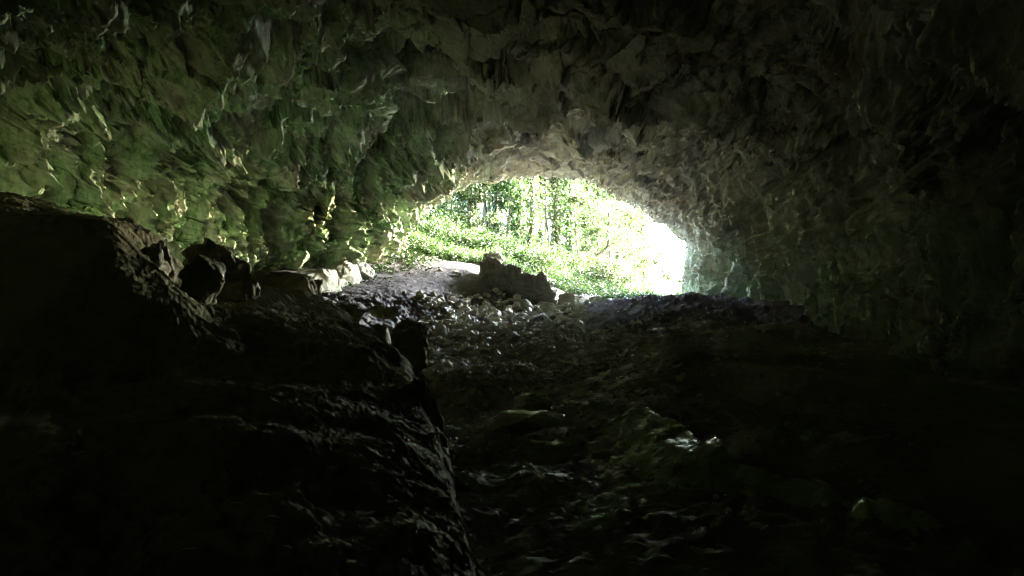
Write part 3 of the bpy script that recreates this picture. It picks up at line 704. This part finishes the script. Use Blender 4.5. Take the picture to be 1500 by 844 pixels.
LAB = {'rub': 'loose pale limestone in the rubble slope below the ruined wall', 'rub2': 'loose stone on the shaded rubble in the middle of the cave floor', 'mid': 'small dark stone in the damp gully near the rock step',
       'mound': 'stone on the dark earth mound right of the gully', 'near': 'small stone in the dark foreground of the cave floor', 'bank': 'scattered stone on the bare earth bank at the left of the mouth', 'right': 'small stone on the dark floor toward the right wall'}
def stone_tf(k, x, Y, s, r):
    return (r.uniform(-0.4, 0.4), r.uniform(-0.4, 0.4), r.uniform(0, 6.28)), (s * r.uniform(0.8, 1.25), s * r.uniform(0.8, 1.2), s * r.uniform(0.8, 1.15))
for k, (_, zn, x, Y, s) in enumerate(cand[:285]):
    o = link('loose_stone', SM[k % 9]); rot, sc = stone_tf(k, x, Y, s, rnd)
    o.location = (x, Y, fz(x, Y) - 0.12 * s); o.rotation_euler = rot; o.scale = sc
    tag(o, LAB[zn], 'stone', {'rub': 'stones in the rubble slope', 'rub2': 'stones on the shaded rubble', 'mid': 'stones in the gully', 'mound': 'stones on the earth mound', 'near': 'stones in the foreground', 'bank': 'stones on the earth bank', 'right': 'stones toward the right wall'}[zn])
VV, FF, off = [], [], 0
low = []
for m_ in SM[1:]:
    v = np.empty(len(m_.vertices) * 3, np.float32); m_.vertices.foreach_get('co', v)
    f = np.array([p.vertices[:] for p in m_.polygons]); low.append((v.reshape(-1, 3), f))
for k, (_, zn, x, Y, s) in enumerate(cand[285:]):
    v, f = low[k % len(low)]; rot, sc = stone_tf(k, x, Y, s, rnd)
    Mx = np.array(Euler(rot).to_matrix())
    VV.append((v * np.array(sc)) @ Mx.T + np.array([x, Y, fz(x, Y) - 0.12 * s])); FF.append(f + off); off += len(v)
o = link('rubble', np_mesh('rubble', np.concatenate(VV), np.concatenate(FF), M['stone']))
tag(o, 'small broken rubble strewn over the cave floor', 'rubble', kind='stuff')

# pale fallen leaves and flat flakes on the dark floor
def leaf_flake(seed):
    r = random.Random(seed); n = 9; V = []; L = 1.0
    for i in range(n):
        t = i / (n - 1); w = 0.02 + 0.34 * math.sin(math.pi * t ** 0.85) * r.uniform(0.8, 1.2)
        for s in (-1, 0, 1):
            V.append((t - 0.5, s * w * 0.5, 0.10 * math.sin(t * 3) + 0.06 * abs(s) + r.uniform(-0.02, 0.02)))
    return np_mesh('fallen_leaf', np.array(V), grid_faces(n, 3), M['deadleaf'])
LM = [leaf_flake(i) for i in range(5)]
spots = [(968,768,0.26),(1068,745,0.12),(735,675,0.08),(838,640,0.12),(838,597,0.10),(812,668,0.09),(928,556,0.2),(1062,600,0.18),(1085,598,0.2),(1187,665,0.14),(1245,668,0.22),(1288,642,0.24),(1398,603,0.14),(1418,552,0.25),(860,637,0.1),(1150,640,0.12),
         (1255,620,0.10),(990,620,0.1),(1120,790,0.1),(930,815,0.14),(850,780,0.08),(1230,830,0.14),(1060,820,0.1),(1340,690,0.12),(780,700,0.07),(700,760,0.06),(1210,590,0.1),(1330,600,0.09),(1450,640,0.1),(1100,560,0.09)]
for k, (px, py, s) in enumerate(spots):
    # march the sight line down to the floor to find how far off the leaf lies
    Y = 3.2
    while Y < 30:
        x = (px - 750) / F * Y
        if fz(x, Y) > EYE - (py - 422) / F * Y: break
        Y += 0.02
    o = link('fallen_leaf', LM[k % 5]); o.location = (x, Y, fz(x, Y) + 0.05 + 0.1 * s); o.scale = (s, s, s); o.rotation_euler = (rnd.uniform(-0.3, 0.1) - 0.2, rnd.uniform(-0.3, 0.3), rnd.uniform(-0.8, 0.8))
    tag(o, 'pale curled leaf lying on the dark floor right of the gully' if px > 900 else 'pale curled leaf lying on the dark floor in the gully', 'leaf', 'pale leaves on the right floor' if px > 900 else 'pale leaves in the gully')
for k, (px, Y) in enumerate(((180, 4.2), (245, 3.9), (398, 3.95), (385, 3.8), (420, 3.7), (275, 3.6), (345, 4.1))):
    x = (px - 750) / F * Y
    o = link('fallen_leaf', LM[k % 5]); s = rnd.uniform(0.06, 0.13); o.location = (x, Y, oz(x, Y) + 0.03); o.scale = (s, s, s); o.rotation_euler = (rnd.uniform(-0.3, 0), 0, rnd.uniform(-1, 1))
    tag(o, 'pale leaf lying on the black tilted slab at the lower left', 'leaf', 'pale leaves on the tilted slab')

# ------------------------------------------------------------------ vegetation outside
def leaf_cards(C, size, r, up=0.35, ratio=0.6):
    """one small four-sided leaf, folded at its midrib, at every point of C"""
    n = len(C)
    d = r.normal(size=(n, 3)); d[:, 2] = d[:, 2] * 0.7 - 0.25; d /= np.linalg.norm(d, axis=1)[:, None]
    b = r.normal(size=(n, 3)); b[:, 2] *= up; w = np.cross(d, b); w /= np.linalg.norm(w, axis=1)[:, None] + 1e-9
    nn = np.cross(d, w)
    s = size * r.uniform(0.6, 1.35, n)[:, None]
    V = np.stack([C, C + d * s * 0.5 + w * s * ratio * 0.5 + nn * s * 0.08, C + d * s, C + d * s * 0.5 - w * s * ratio * 0.5 + nn * s * 0.08], 1).reshape(-1, 3)
    return V, np.arange(4 * n).reshape(n, 4)

def tube(path, radii, seg=8, seed=0):
    P = np.array(path, float); n = len(P); T = np.gradient(P, axis=0); T /= np.linalg.norm(T, axis=1)[:, None]
    a = np.array([1.0, 0.1, 0.0]); V = []
    for i in range(n):
        u = np.cross(T[i], a); u /= np.linalg.norm(u); v = np.cross(T[i], u)
        for k in range(seg):
            th = 2 * math.pi * k / seg; V.append(P[i] + (u * math.cos(th) + v * math.sin(th)) * radii[i])
    F_ = [[i * seg + k, i * seg + (k + 1) % seg, (i + 1) * seg + (k + 1) % seg, (i + 1) * seg + k] for i in range(n - 1) for k in range(seg)]
    return np.array(V), np.array(F_)

def join(parts):
    V, Fc, off = [], [], 0
    for v, f in parts: V.append(v); Fc.append(f + off); off += len(v)
    return np.concatenate(V), np.concatenate(Fc)

def tree_meshes(seed, H, tr, crown_r, crown_z0, nleaf, leaf=0.2, lean=0.0, ivy=0, limbs=9, bark='bark', leafmat='leaf'):
    r = np.random.default_rng(seed)
    n = 16; tt = np.linspace(0, 1, n)
    wob = np.cumsum(r.normal(size=(n, 2)) * 0.05 * H / 10, axis=0)
    path = np.stack([lean * H * tt ** 1.5 + wob[:, 0], wob[:, 1], H * tt - 0.3], 1)
    parts = [tube(path, tr * (1 - 0.85 * tt) + 0.01)]
    tips = []
    for k in range(limbs):
        t0 = crown_z0 / H + (1 - crown_z0 / H) * (k + r.random()) / limbs * 0.9
        i = min(n - 2, int(t0 * (n - 1))); p0 = path[i]; az = r.uniform(0, 6.28); L = crown_r * r.uniform(0.6, 1.1) * (1.15 - 0.6 * t0)
        q = [p0 + np.array([math.cos(az) * L * s, math.sin(az) * L * s, L * (0.55 * s + 0.1 * math.sin(s * 3))]) + r.normal(size=3) * 0.05 * L * s for s in np.linspace(0, 1, 6)]
        parts.append(tube(q, tr * 0.35 * (1 - 0.8 * np.linspace(0, 1, 6)) + 0.008, 5)); tips += [(q[3], 0.55), (q[4], 0.7), (q[5], 0.8)]
        for j in range(3):
            az2 = az + r.uniform(-1.2, 1.2); L2 = L * r.uniform(0.35, 0.6); s0 = q[2 + j]
            q2 = [s0 + np.array([math.cos(az2) * L2 * s, math.sin(az2) * L2 * s, L2 * r.uniform(0.0, 0.5) * s]) for s in np.linspace(0, 1, 4)]
            parts.append(tube(q2, tr * 0.14 * (1 - 0.8 * np.linspace(0, 1, 4)) + 0.005, 4)); tips += [(q2[2], 0.5), (q2[3], 0.6)]
    tips.append((path[-1], 0.8))
    trunk = np_mesh('trunk', *join(parts), M[bark])
    cen = np.array([t[0] for t in tips]); rad = np.array([t[1] for t in tips]) * crown_r * 0.42
    idx = r.integers(0, len(cen), nleaf)
    dd = r.normal(size=(nleaf, 3)); dd /= np.linalg.norm(dd, axis=1)[:, None]
    C = cen[idx] + dd * (rad[idx] * r.random(nleaf) ** 0.5)[:, None] * np.array([1, 1, 0.6])
    crown = np_mesh('crown', *leaf_cards(C, leaf, r), M[leafmat], smooth=False)
    ivym = None
    if ivy:
        t = r.random(ivy) ** 0.9 * 0.92; i = t * (n - 1); base = np.stack([np.interp(i, np.arange(n), path[:, c]) for c in range(3)], 1)
        az = r.uniform(0, 6.28, ivy); bul = 0.8 + 0.45 * np.sin(t * 23 + seed) + 0.3 * np.sin(t * 57)
        rr = (tr * (1 - 0.8 * t) + 0.38 * np.abs(r.normal(size=ivy)) ** 0.9 * bul + 0.02)
        C = base + np.stack([np.cos(az) * rr, np.sin(az) * rr, r.normal(size=ivy) * 0.1], 1)
        ivym = np_mesh('ivy', *leaf_cards(C, 0.17, r), M['ivy'], smooth=False)
    return trunk, crown, ivym

def add_tree(name, meshes, x, y, rz, sc, label, cat, group=None, z=None):
    t = empty(name, (x, y, (hz(x, y) if z is None else z))); t.rotation_euler[2] = rz; t.scale = (sc, sc, sc)
    tag(t, label, cat, group)
    for nm, m_ in zip(('trunk', 'crown', 'ivy'), meshes):
        if m_: link(nm, m_, t)
    return t

TM = {
 'ivy1': tree_meshes(1, 17, 0.17, 4.8, 8.0, 22000, 0.36, 0.0, 6000, 12), 'ivy2': tree_meshes(2, 16, 0.13, 4.4, 7.5, 19000, 0.36, 0.02, 4200, 12),
 'ivy3': tree_meshes(12, 9.5, 0.10, 1.7, 4.5, 2200, 0.22, 0.0, 2600, 8),
 'thin1': tree_meshes(3, 14, 0.08, 3.4, 6.0, 6500, 0.30, 0.03, 0, 10), 'thin2': tree_meshes(4, 13, 0.07, 3.2, 5.5, 6000, 0.30, -0.04, 0, 10),
 'wood1': tree_meshes(5, 17, 0.15, 3.8, 3.2, 9500, 0.22, 0.0, 0, 17), 'wood2': tree_meshes(6, 15, 0.13, 3.6, 2.4, 9000, 0.22, 0.02, 0, 17), 'wood3': tree_meshes(7, 19, 0.17, 4.2, 4.0, 10000, 0.23, -0.02, 0, 18),
 'pale': tree_meshes(8, 17, 0.16, 4.4, 8.5, 9000, 0.36, 0.01, 0, 11, 'palebark'), 'sap': tree_meshes(9, 5.5, 0.045, 1.5, 1.4, 1700, 0.15, 0.05, 0, 8), 'sap2': tree_meshes(10, 4.5, 0.04, 1.3, 1.0, 1500, 0.15, -0.06, 0, 8)}
for k_, (x_, y_) in enumerate([(-9, 38), (-13, 44), (-7, 45), (-5, 39.5), (-10, 51), (-3.5, 46.5), (4.5, 44), (-16, 37), (-19, 46), (1.0, 36.8), (-2.5, 41), (-6.5, 35.5), (0.5, 39.5), (-1, 50), (3, 49), (15, 35.5), (18.5, 38), (22, 40), (25, 37.5), (20, 34.8), (-11, 35), (2.5, 41.5), (5.6, 47), (7.6, 52), (-4, 43)]):  # added trees: their crowns shade the slope and keep sun off the mouth
    if k_ in (6,): continue
    add_tree('shade_tree', TM['ivy2' if k_ % 2 else 'ivy1'], x_, y_, k_ * 1.3, 1.0, 'tall tree with a high spreading crown added to shade the slope just outside the cave mouth', 'tree', 'tall trees added to shade the slope outside the mouth')
def tpx(name, key, px, Y, sc, label, cat='tree', group=None, rz=None):
    x = (px - 750) / F * Y
    add_tree(name, TM[key], x, Y, rnd.uniform(0, 6.28) if rz is None else rz, sc, label, cat, group)
tpx('ivy_tree', 'ivy1', 834, 42, 1.0, 'tall tree with the thickest ivy-clad trunk in the middle of the view out', rz=0.4)
tpx('ivy_tree', 'ivy2', 788, 47, 1.0, 'ivy-clad tree just left of the two thin bare trunks', rz=1.4)
tpx('ivy_tree', 'ivy2', 752, 50, 1.05, 'hazy ivy-clad tree farthest left among the ivy-covered trunks', rz=3.0)
tpx('ivy_tree', 'ivy3', 944, 46, 1.0, 'ivy-clad tree at the right, next to the bright gap', rz=2.0)
tpx('ivy_tree', 'ivy2', 849, 49, 1.0, 'slimmer ivy-clad tree close behind the thickest ivy-clad trunk', rz=5.0)
tpx('slender_tree', 'thin1', 799, 45, 1.0, 'thin dark bare-trunked tree, left of a pair, by the ivy-clad trunks', rz=0.0)
tpx('slender_tree', 'thin2', 812, 46, 1.0, 'thin dark bare-trunked tree, right of a pair, by the ivy-clad trunks', rz=0.0)
tpx('slender_tree', 'pale', 871, 52, 1.0, 'straight pale-barked tree rising behind the bent tree', rz=0.0)
tpx('sapling', 'sap', 846, 39.5, 0.9, 'thin forked sapling just left of the bent tree', rz=2.2)
tpx('sapling', 'sap2', 775, 41, 1.0, 'low leafy sapling below the ivy-clad trunks', rz=0.2)
tpx('sapling', 'sap', 700, 42, 1.0, 'leafy sapling on the slope above the tawny boulder', rz=1.2)
tpx('sapling', 'sap2', 660, 40, 1.05, 'leafy sapling at the upper left edge of the view out', rz=4.2)
tpx('sapling', 'sap', 915, 43, 1.0, 'leafy sapling right of the bent tree above the gravel path', rz=3.2)
tpx('sapling', 'sap', 893, 44, 1.25, 'tallest leafy sapling in the row above the gravel path', rz=5.1)
tpx('sapling', 'sap2', 932, 42.5, 1.2, 'bushy sapling at the foot of the ivy-clad tree by the bright gap', rz=0.7)
tpx('sapling', 'sap2', 965, 41, 0.8, 'small sapling beside the gravel path in the bright gap', rz=3.9)
tpx('sapling', 'sap2', 1001, 37, 0.6, 'small dark sapling against the glare at the right edge of the mouth', rz=2.5)
for px_, Y_, k_ in ((884, 55, 'wood2'), (903, 58, 'wood1'), (921, 63, 'wood2')):
    tpx('woodland_tree', k_, px_, Y_, 0.8, 'distant leafy tree in the sunny gap at the right', 'tree', 'trees at the right gap')
# the bent tree
def bent_tree():
    Y = 40.0; b = at(856, 404, Y); pts = [at(*p, Y + dy) for p, dy in (((855, 408), 0), ((859, 394), 0), ((867, 381), 0.1), ((878, 372), 0.2), ((889, 363), 0.3), ((892, 350), 0.4), ((891, 338), 0.5), ((893, 322), 0.6), ((890, 305), 0.8))]
    P = np.array(pts) - np.array(b)
    t = np.linspace(0, 8, 30); q = catmull(t, np.arange(9.0), P)
    parts = [tube(q, 0.13 * (1 - 0.7 * t / 8) + 0.012)]
    def br(pp, r0):
        pp = np.array([at(*p, Y) for p in pp]) - np.array(b); tt = np.linspace(0, len(pp) - 1, 12); parts.append(tube(catmull(tt, np.arange(float(len(pp))), pp), r0 * (1 - 0.8 * tt / tt[-1]) + 0.006, 6)); return pp[-1]
    tips = [q[-1], q[-6], q[-10], br([(889, 363), (897, 357), (908, 352), (918, 340)], 0.05), br([(891, 345), (884, 332), (880, 315), (876, 300)], 0.04), br([(867, 381), (858, 372), (850, 352), (848, 330)], 0.045), br([(878, 372), (890, 371), (905, 368), (915, 360)], 0.035)]
    root = empty('bent_tree', (b[0], b[1], b[2])); root.location[2] = b[2]
    tag(root, 'small tree with a dark crooked trunk bending to the right outside the cave', 'tree')
    link('trunk', np_mesh('trunk', *join(parts), M['bark']), root)
    r = np.random.default_rng(77); n = 1500; c = np.array(tips)[r.integers(0, len(tips), n)] + r.normal(size=(n, 3)) * np.array([0.5, 0.5, 0.4])
    link('crown', np_mesh('crown', *leaf_cards(c, 0.15, r), M['leaf'], smooth=False), root)
    z = hz(b[0], b[1]); root.location[2] = z
bent_tree()
# woods behind
keys = ['wood1', 'wood2', 'wood3', 'thin1']
wl = ['broad leafy tree in the woods up the left slope beyond the mouth', 'leafy tree in the woods straight beyond the ivy-clad trunks', 'distant leafy tree in the sunny gap at the right']
n = 0
for k in range(72):
    Y = 50 + 60 * (k / 72) ** 1.2 + rnd.uniform(-2, 2); px = rnd.uniform(520, 912)
    x = (px - 750) / F * Y
    zi = 0 if px < 720 else (1 if px < 880 else 2)
    add_tree('woodland_tree', TM[keys[k % 4]], x, Y, rnd.uniform(0, 6.28), rnd.uniform(0.8, 1.15), wl[zi], 'tree', ['trees up the left slope', 'trees beyond the ivy-clad trunks', 'trees at the right gap'][zi]); n += 1
# bushes
def bush_mesh(seed, nleaf, leaf=0.13):
    r = np.random.default_rng(seed); c = r.normal(size=(14, 3)) * np.array([0.55, 0.55, 0.28]) + np.array([0, 0, 0.55]); c[:, 2] = np.abs(c[:, 2])
    i = r.integers(0, 14, nleaf); C = c[i] + r.normal(size=(nleaf, 3)) * np.array([0.24, 0.24, 0.18]); C[:, 2] = np.abs(C[:, 2])
    st = [tube([np.array([0, 0, -0.1]), p * np.array([0.5, 0.5, 0.5]), p], [0.02, 0.014, 0.006], 5) for p in c]
    return np_mesh('stem', *join(st), M['bark']), np_mesh('foliage', *leaf_cards(C, leaf, r), M['herb'], smooth=False)
BM = [bush_mesh(60 + k, 900 + 150 * k) for k in range(4)]
for k in range(95):
    Y = 35.5 + 20 * rnd.random() ** 1.4; px = rnd.uniform(570, 960); x = (px - 750) / F * Y
    if any(abs(x - p[0]) < 1.3 and abs(Y - p[1]) < 1.3 for p in pts) or (px > 800 and Y < 36.5): continue
    zi = 0 if px < 720 else (1 if px < 860 else 2)
    t = empty('bush', (x, Y, hz(x, Y))); t.rotation_euler[2] = rnd.uniform(0, 6.28); s = rnd.uniform(0.55, 1.15); t.scale = (s, s, s * rnd.uniform(0.7, 1.1))
    tag(t, ['low leafy bush on the slope at the left of the mouth', 'low leafy bush on the slope behind the ruined wall', 'low leafy bush on the slope below the bent tree'][zi], 'bush', ['bushes on the left slope', 'bushes behind the ruined wall', 'bushes below the bent tree'][zi])
    st, fo = BM[k % 4]; link('stem', st, t); link('foliage', fo, t)
# undergrowth
r = np.random.default_rng(99); nU = 60000
Y = 29.6 + 38 * r.random(nU) ** 1.8; px = r.uniform(540, 1000, nU); X = (px - 750) / F * Y
ok = np.ones(nU, bool)
for p in pts[::3]: ok &= (np.hypot(X - p[0], Y - p[1]) > 0.95)
dens = fbm(np.stack([X * 0.5, Y * 0.5, 0 * X], 1), 3, 88); ok &= (dens > -0.25 + 0.6 * (r.random(nU) - 0.5)) & (Y > np.interp(X, [-6, -4, -2, 0, 3], [29.8, 30.2, 31.2, 31.6, 32.6]))
X, Y, dens = X[ok], Y[ok], dens[ok]
Z = np.array([(hz(a_, b_) if b_ > 35.4 else fz(a_, b_)) for a_, b_ in zip(X, Y)])
C = np.stack([X, Y, Z + 0.02 + 0.35 * r.random(len(X)) ** 1.5 * np.clip(0.6 + dens, 0.2, 1.2)], 1)
# creeping plants on the bank inside, along the foot of the left wall
nn3 = 36000; Y3 = r.uniform(29.8, 37.5, nn3); X3 = (r.uniform(560, 960, nn3) - 750) / F * Y3; k3 = (Y3 > np.interp(X3, [-6, -4, -2, 0, 3], [30.0, 30.4, 31.2, 31.5, 32.4])) & (fbm(np.stack([X3 * 0.7, Y3 * 0.7, 0 * X3], 1), 3, 95) > -0.45)
X3, Y3 = X3[k3], Y3[k3]
C3 = np.stack([X3, Y3, np.array([(hz(a_, b_) if b_ > 35.4 else fz(a_, b_)) for a_, b_ in zip(X3, Y3)]) + 0.03 + 0.3 * r.random(len(X3)) ** 1.5], 1)
C = np.concatenate([C, C3])
n2 = 2600; Y2 = r.uniform(21, 33, n2); e = np.interp(Y2, [20.5, 24, 26, 27.5, 31, 33], [-7, -6.4, -5.6, -5.0, -4.7, -4.3]); X2 = e + np.abs(r.normal(size=n2)) * 0.8 + 0.2
k2 = (fbm(np.stack([X2 * 1.1, Y2 * 0.9, 0 * X2], 1), 3, 91) > 0.02 - 0.06 * (Y2 - 26)); X2, Y2 = X2[k2], Y2[k2]
C2 = np.stack([X2, Y2, np.array([fz(a_, b_) for a_, b_ in zip(X2, Y2)]) + 0.02 + 0.12 * r.random(len(X2))], 1)
C = np.concatenate([C, C2])
tag(link('undergrowth', np_mesh('undergrowth', *leaf_cards(C, 0.14, r, 1.0), M['herb'], smooth=False)), 'green ground cover on the slope outside and the earth bank', 'undergrowth', kind='stuff')
print('veg', time.time() - T0, n)

# ------------------------------------------------------------------ light, sky, camera
SUN_EL, SUN_AZ = math.radians(27), math.radians(66)     # azimuth clockwise from straight ahead (+Y)
w = bpy.data.worlds.new('World'); SC.world = w; w.use_nodes = True
nt = w.node_tree
bg = nt.nodes['Background']; sky = nt.nodes.new('ShaderNodeTexSky'); sky.sky_type = 'NISHITA'; sky.sun_disc = False
sky.sun_elevation = SUN_EL; sky.sun_rotation = SUN_AZ; sky.air_density = 1.0; sky.dust_density = 1.5
nt.links.new(sky.outputs[0], bg.inputs[0]); bg.inputs[1].default_value = 0.15
ld = bpy.data.lights.new('sun', 'SUN'); ld.energy = 2.0; ld.angle = math.radians(0.53); ld.color = (1, 0.95, 0.86)
lo = bpy.data.objects.new('sun', ld); COL.objects.link(lo)
sd = Vector((math.sin(SUN_AZ) * math.cos(SUN_EL), math.cos(SUN_AZ) * math.cos(SUN_EL), math.sin(SUN_EL)))
lo.rotation_euler = (-sd).to_track_quat('-Z', 'Y').to_euler(); lo.location = (20, 40, 40)
cd = bpy.data.cameras.new('camera'); cd.sensor_width = 36; cd.lens = 36 * F / 1500; cd.clip_end = 2000; cd.clip_start = 0.05
cam = bpy.data.objects.new('camera', cd); COL.objects.link(cam); cam.location = (0, 0, EYE); cam.rotation_euler = (math.radians(90), 0, 0)
SC.camera = cam
vs = SC.view_settings; vs.view_transform = 'Standard'; vs.look = 'None'; vs.exposure = 7.8; vs.gamma = 1.0
cy = SC.cycles
cy.use_denoising = True; cy.denoising_prefilter = 'NONE'; cy.pixel_filter_type = 'BLACKMAN_HARRIS'; cy.filter_width = 1.2
try: cy.denoiser = 'OPENIMAGEDENOISE'; cy.denoising_input_passes = 'RGB_ALBEDO_NORMAL'
except Exception: pass
cy.max_bounces = 10; cy.diffuse_bounces = 8; cy.glossy_bounces = 4; cy.transmission_bounces = 6
cy.use_adaptive_sampling = False; cy.sample_clamp_indirect = 8.0; cy.blur_glossy = 1.0
cy.use_guiding = True; cy.use_surface_guiding = True; cy.use_volume_guiding = False; cy.guiding_training_samples = 128; cy.surface_guiding_probability = 0.7; cy.caustics_reflective = False
print('done', time.time() - T0)
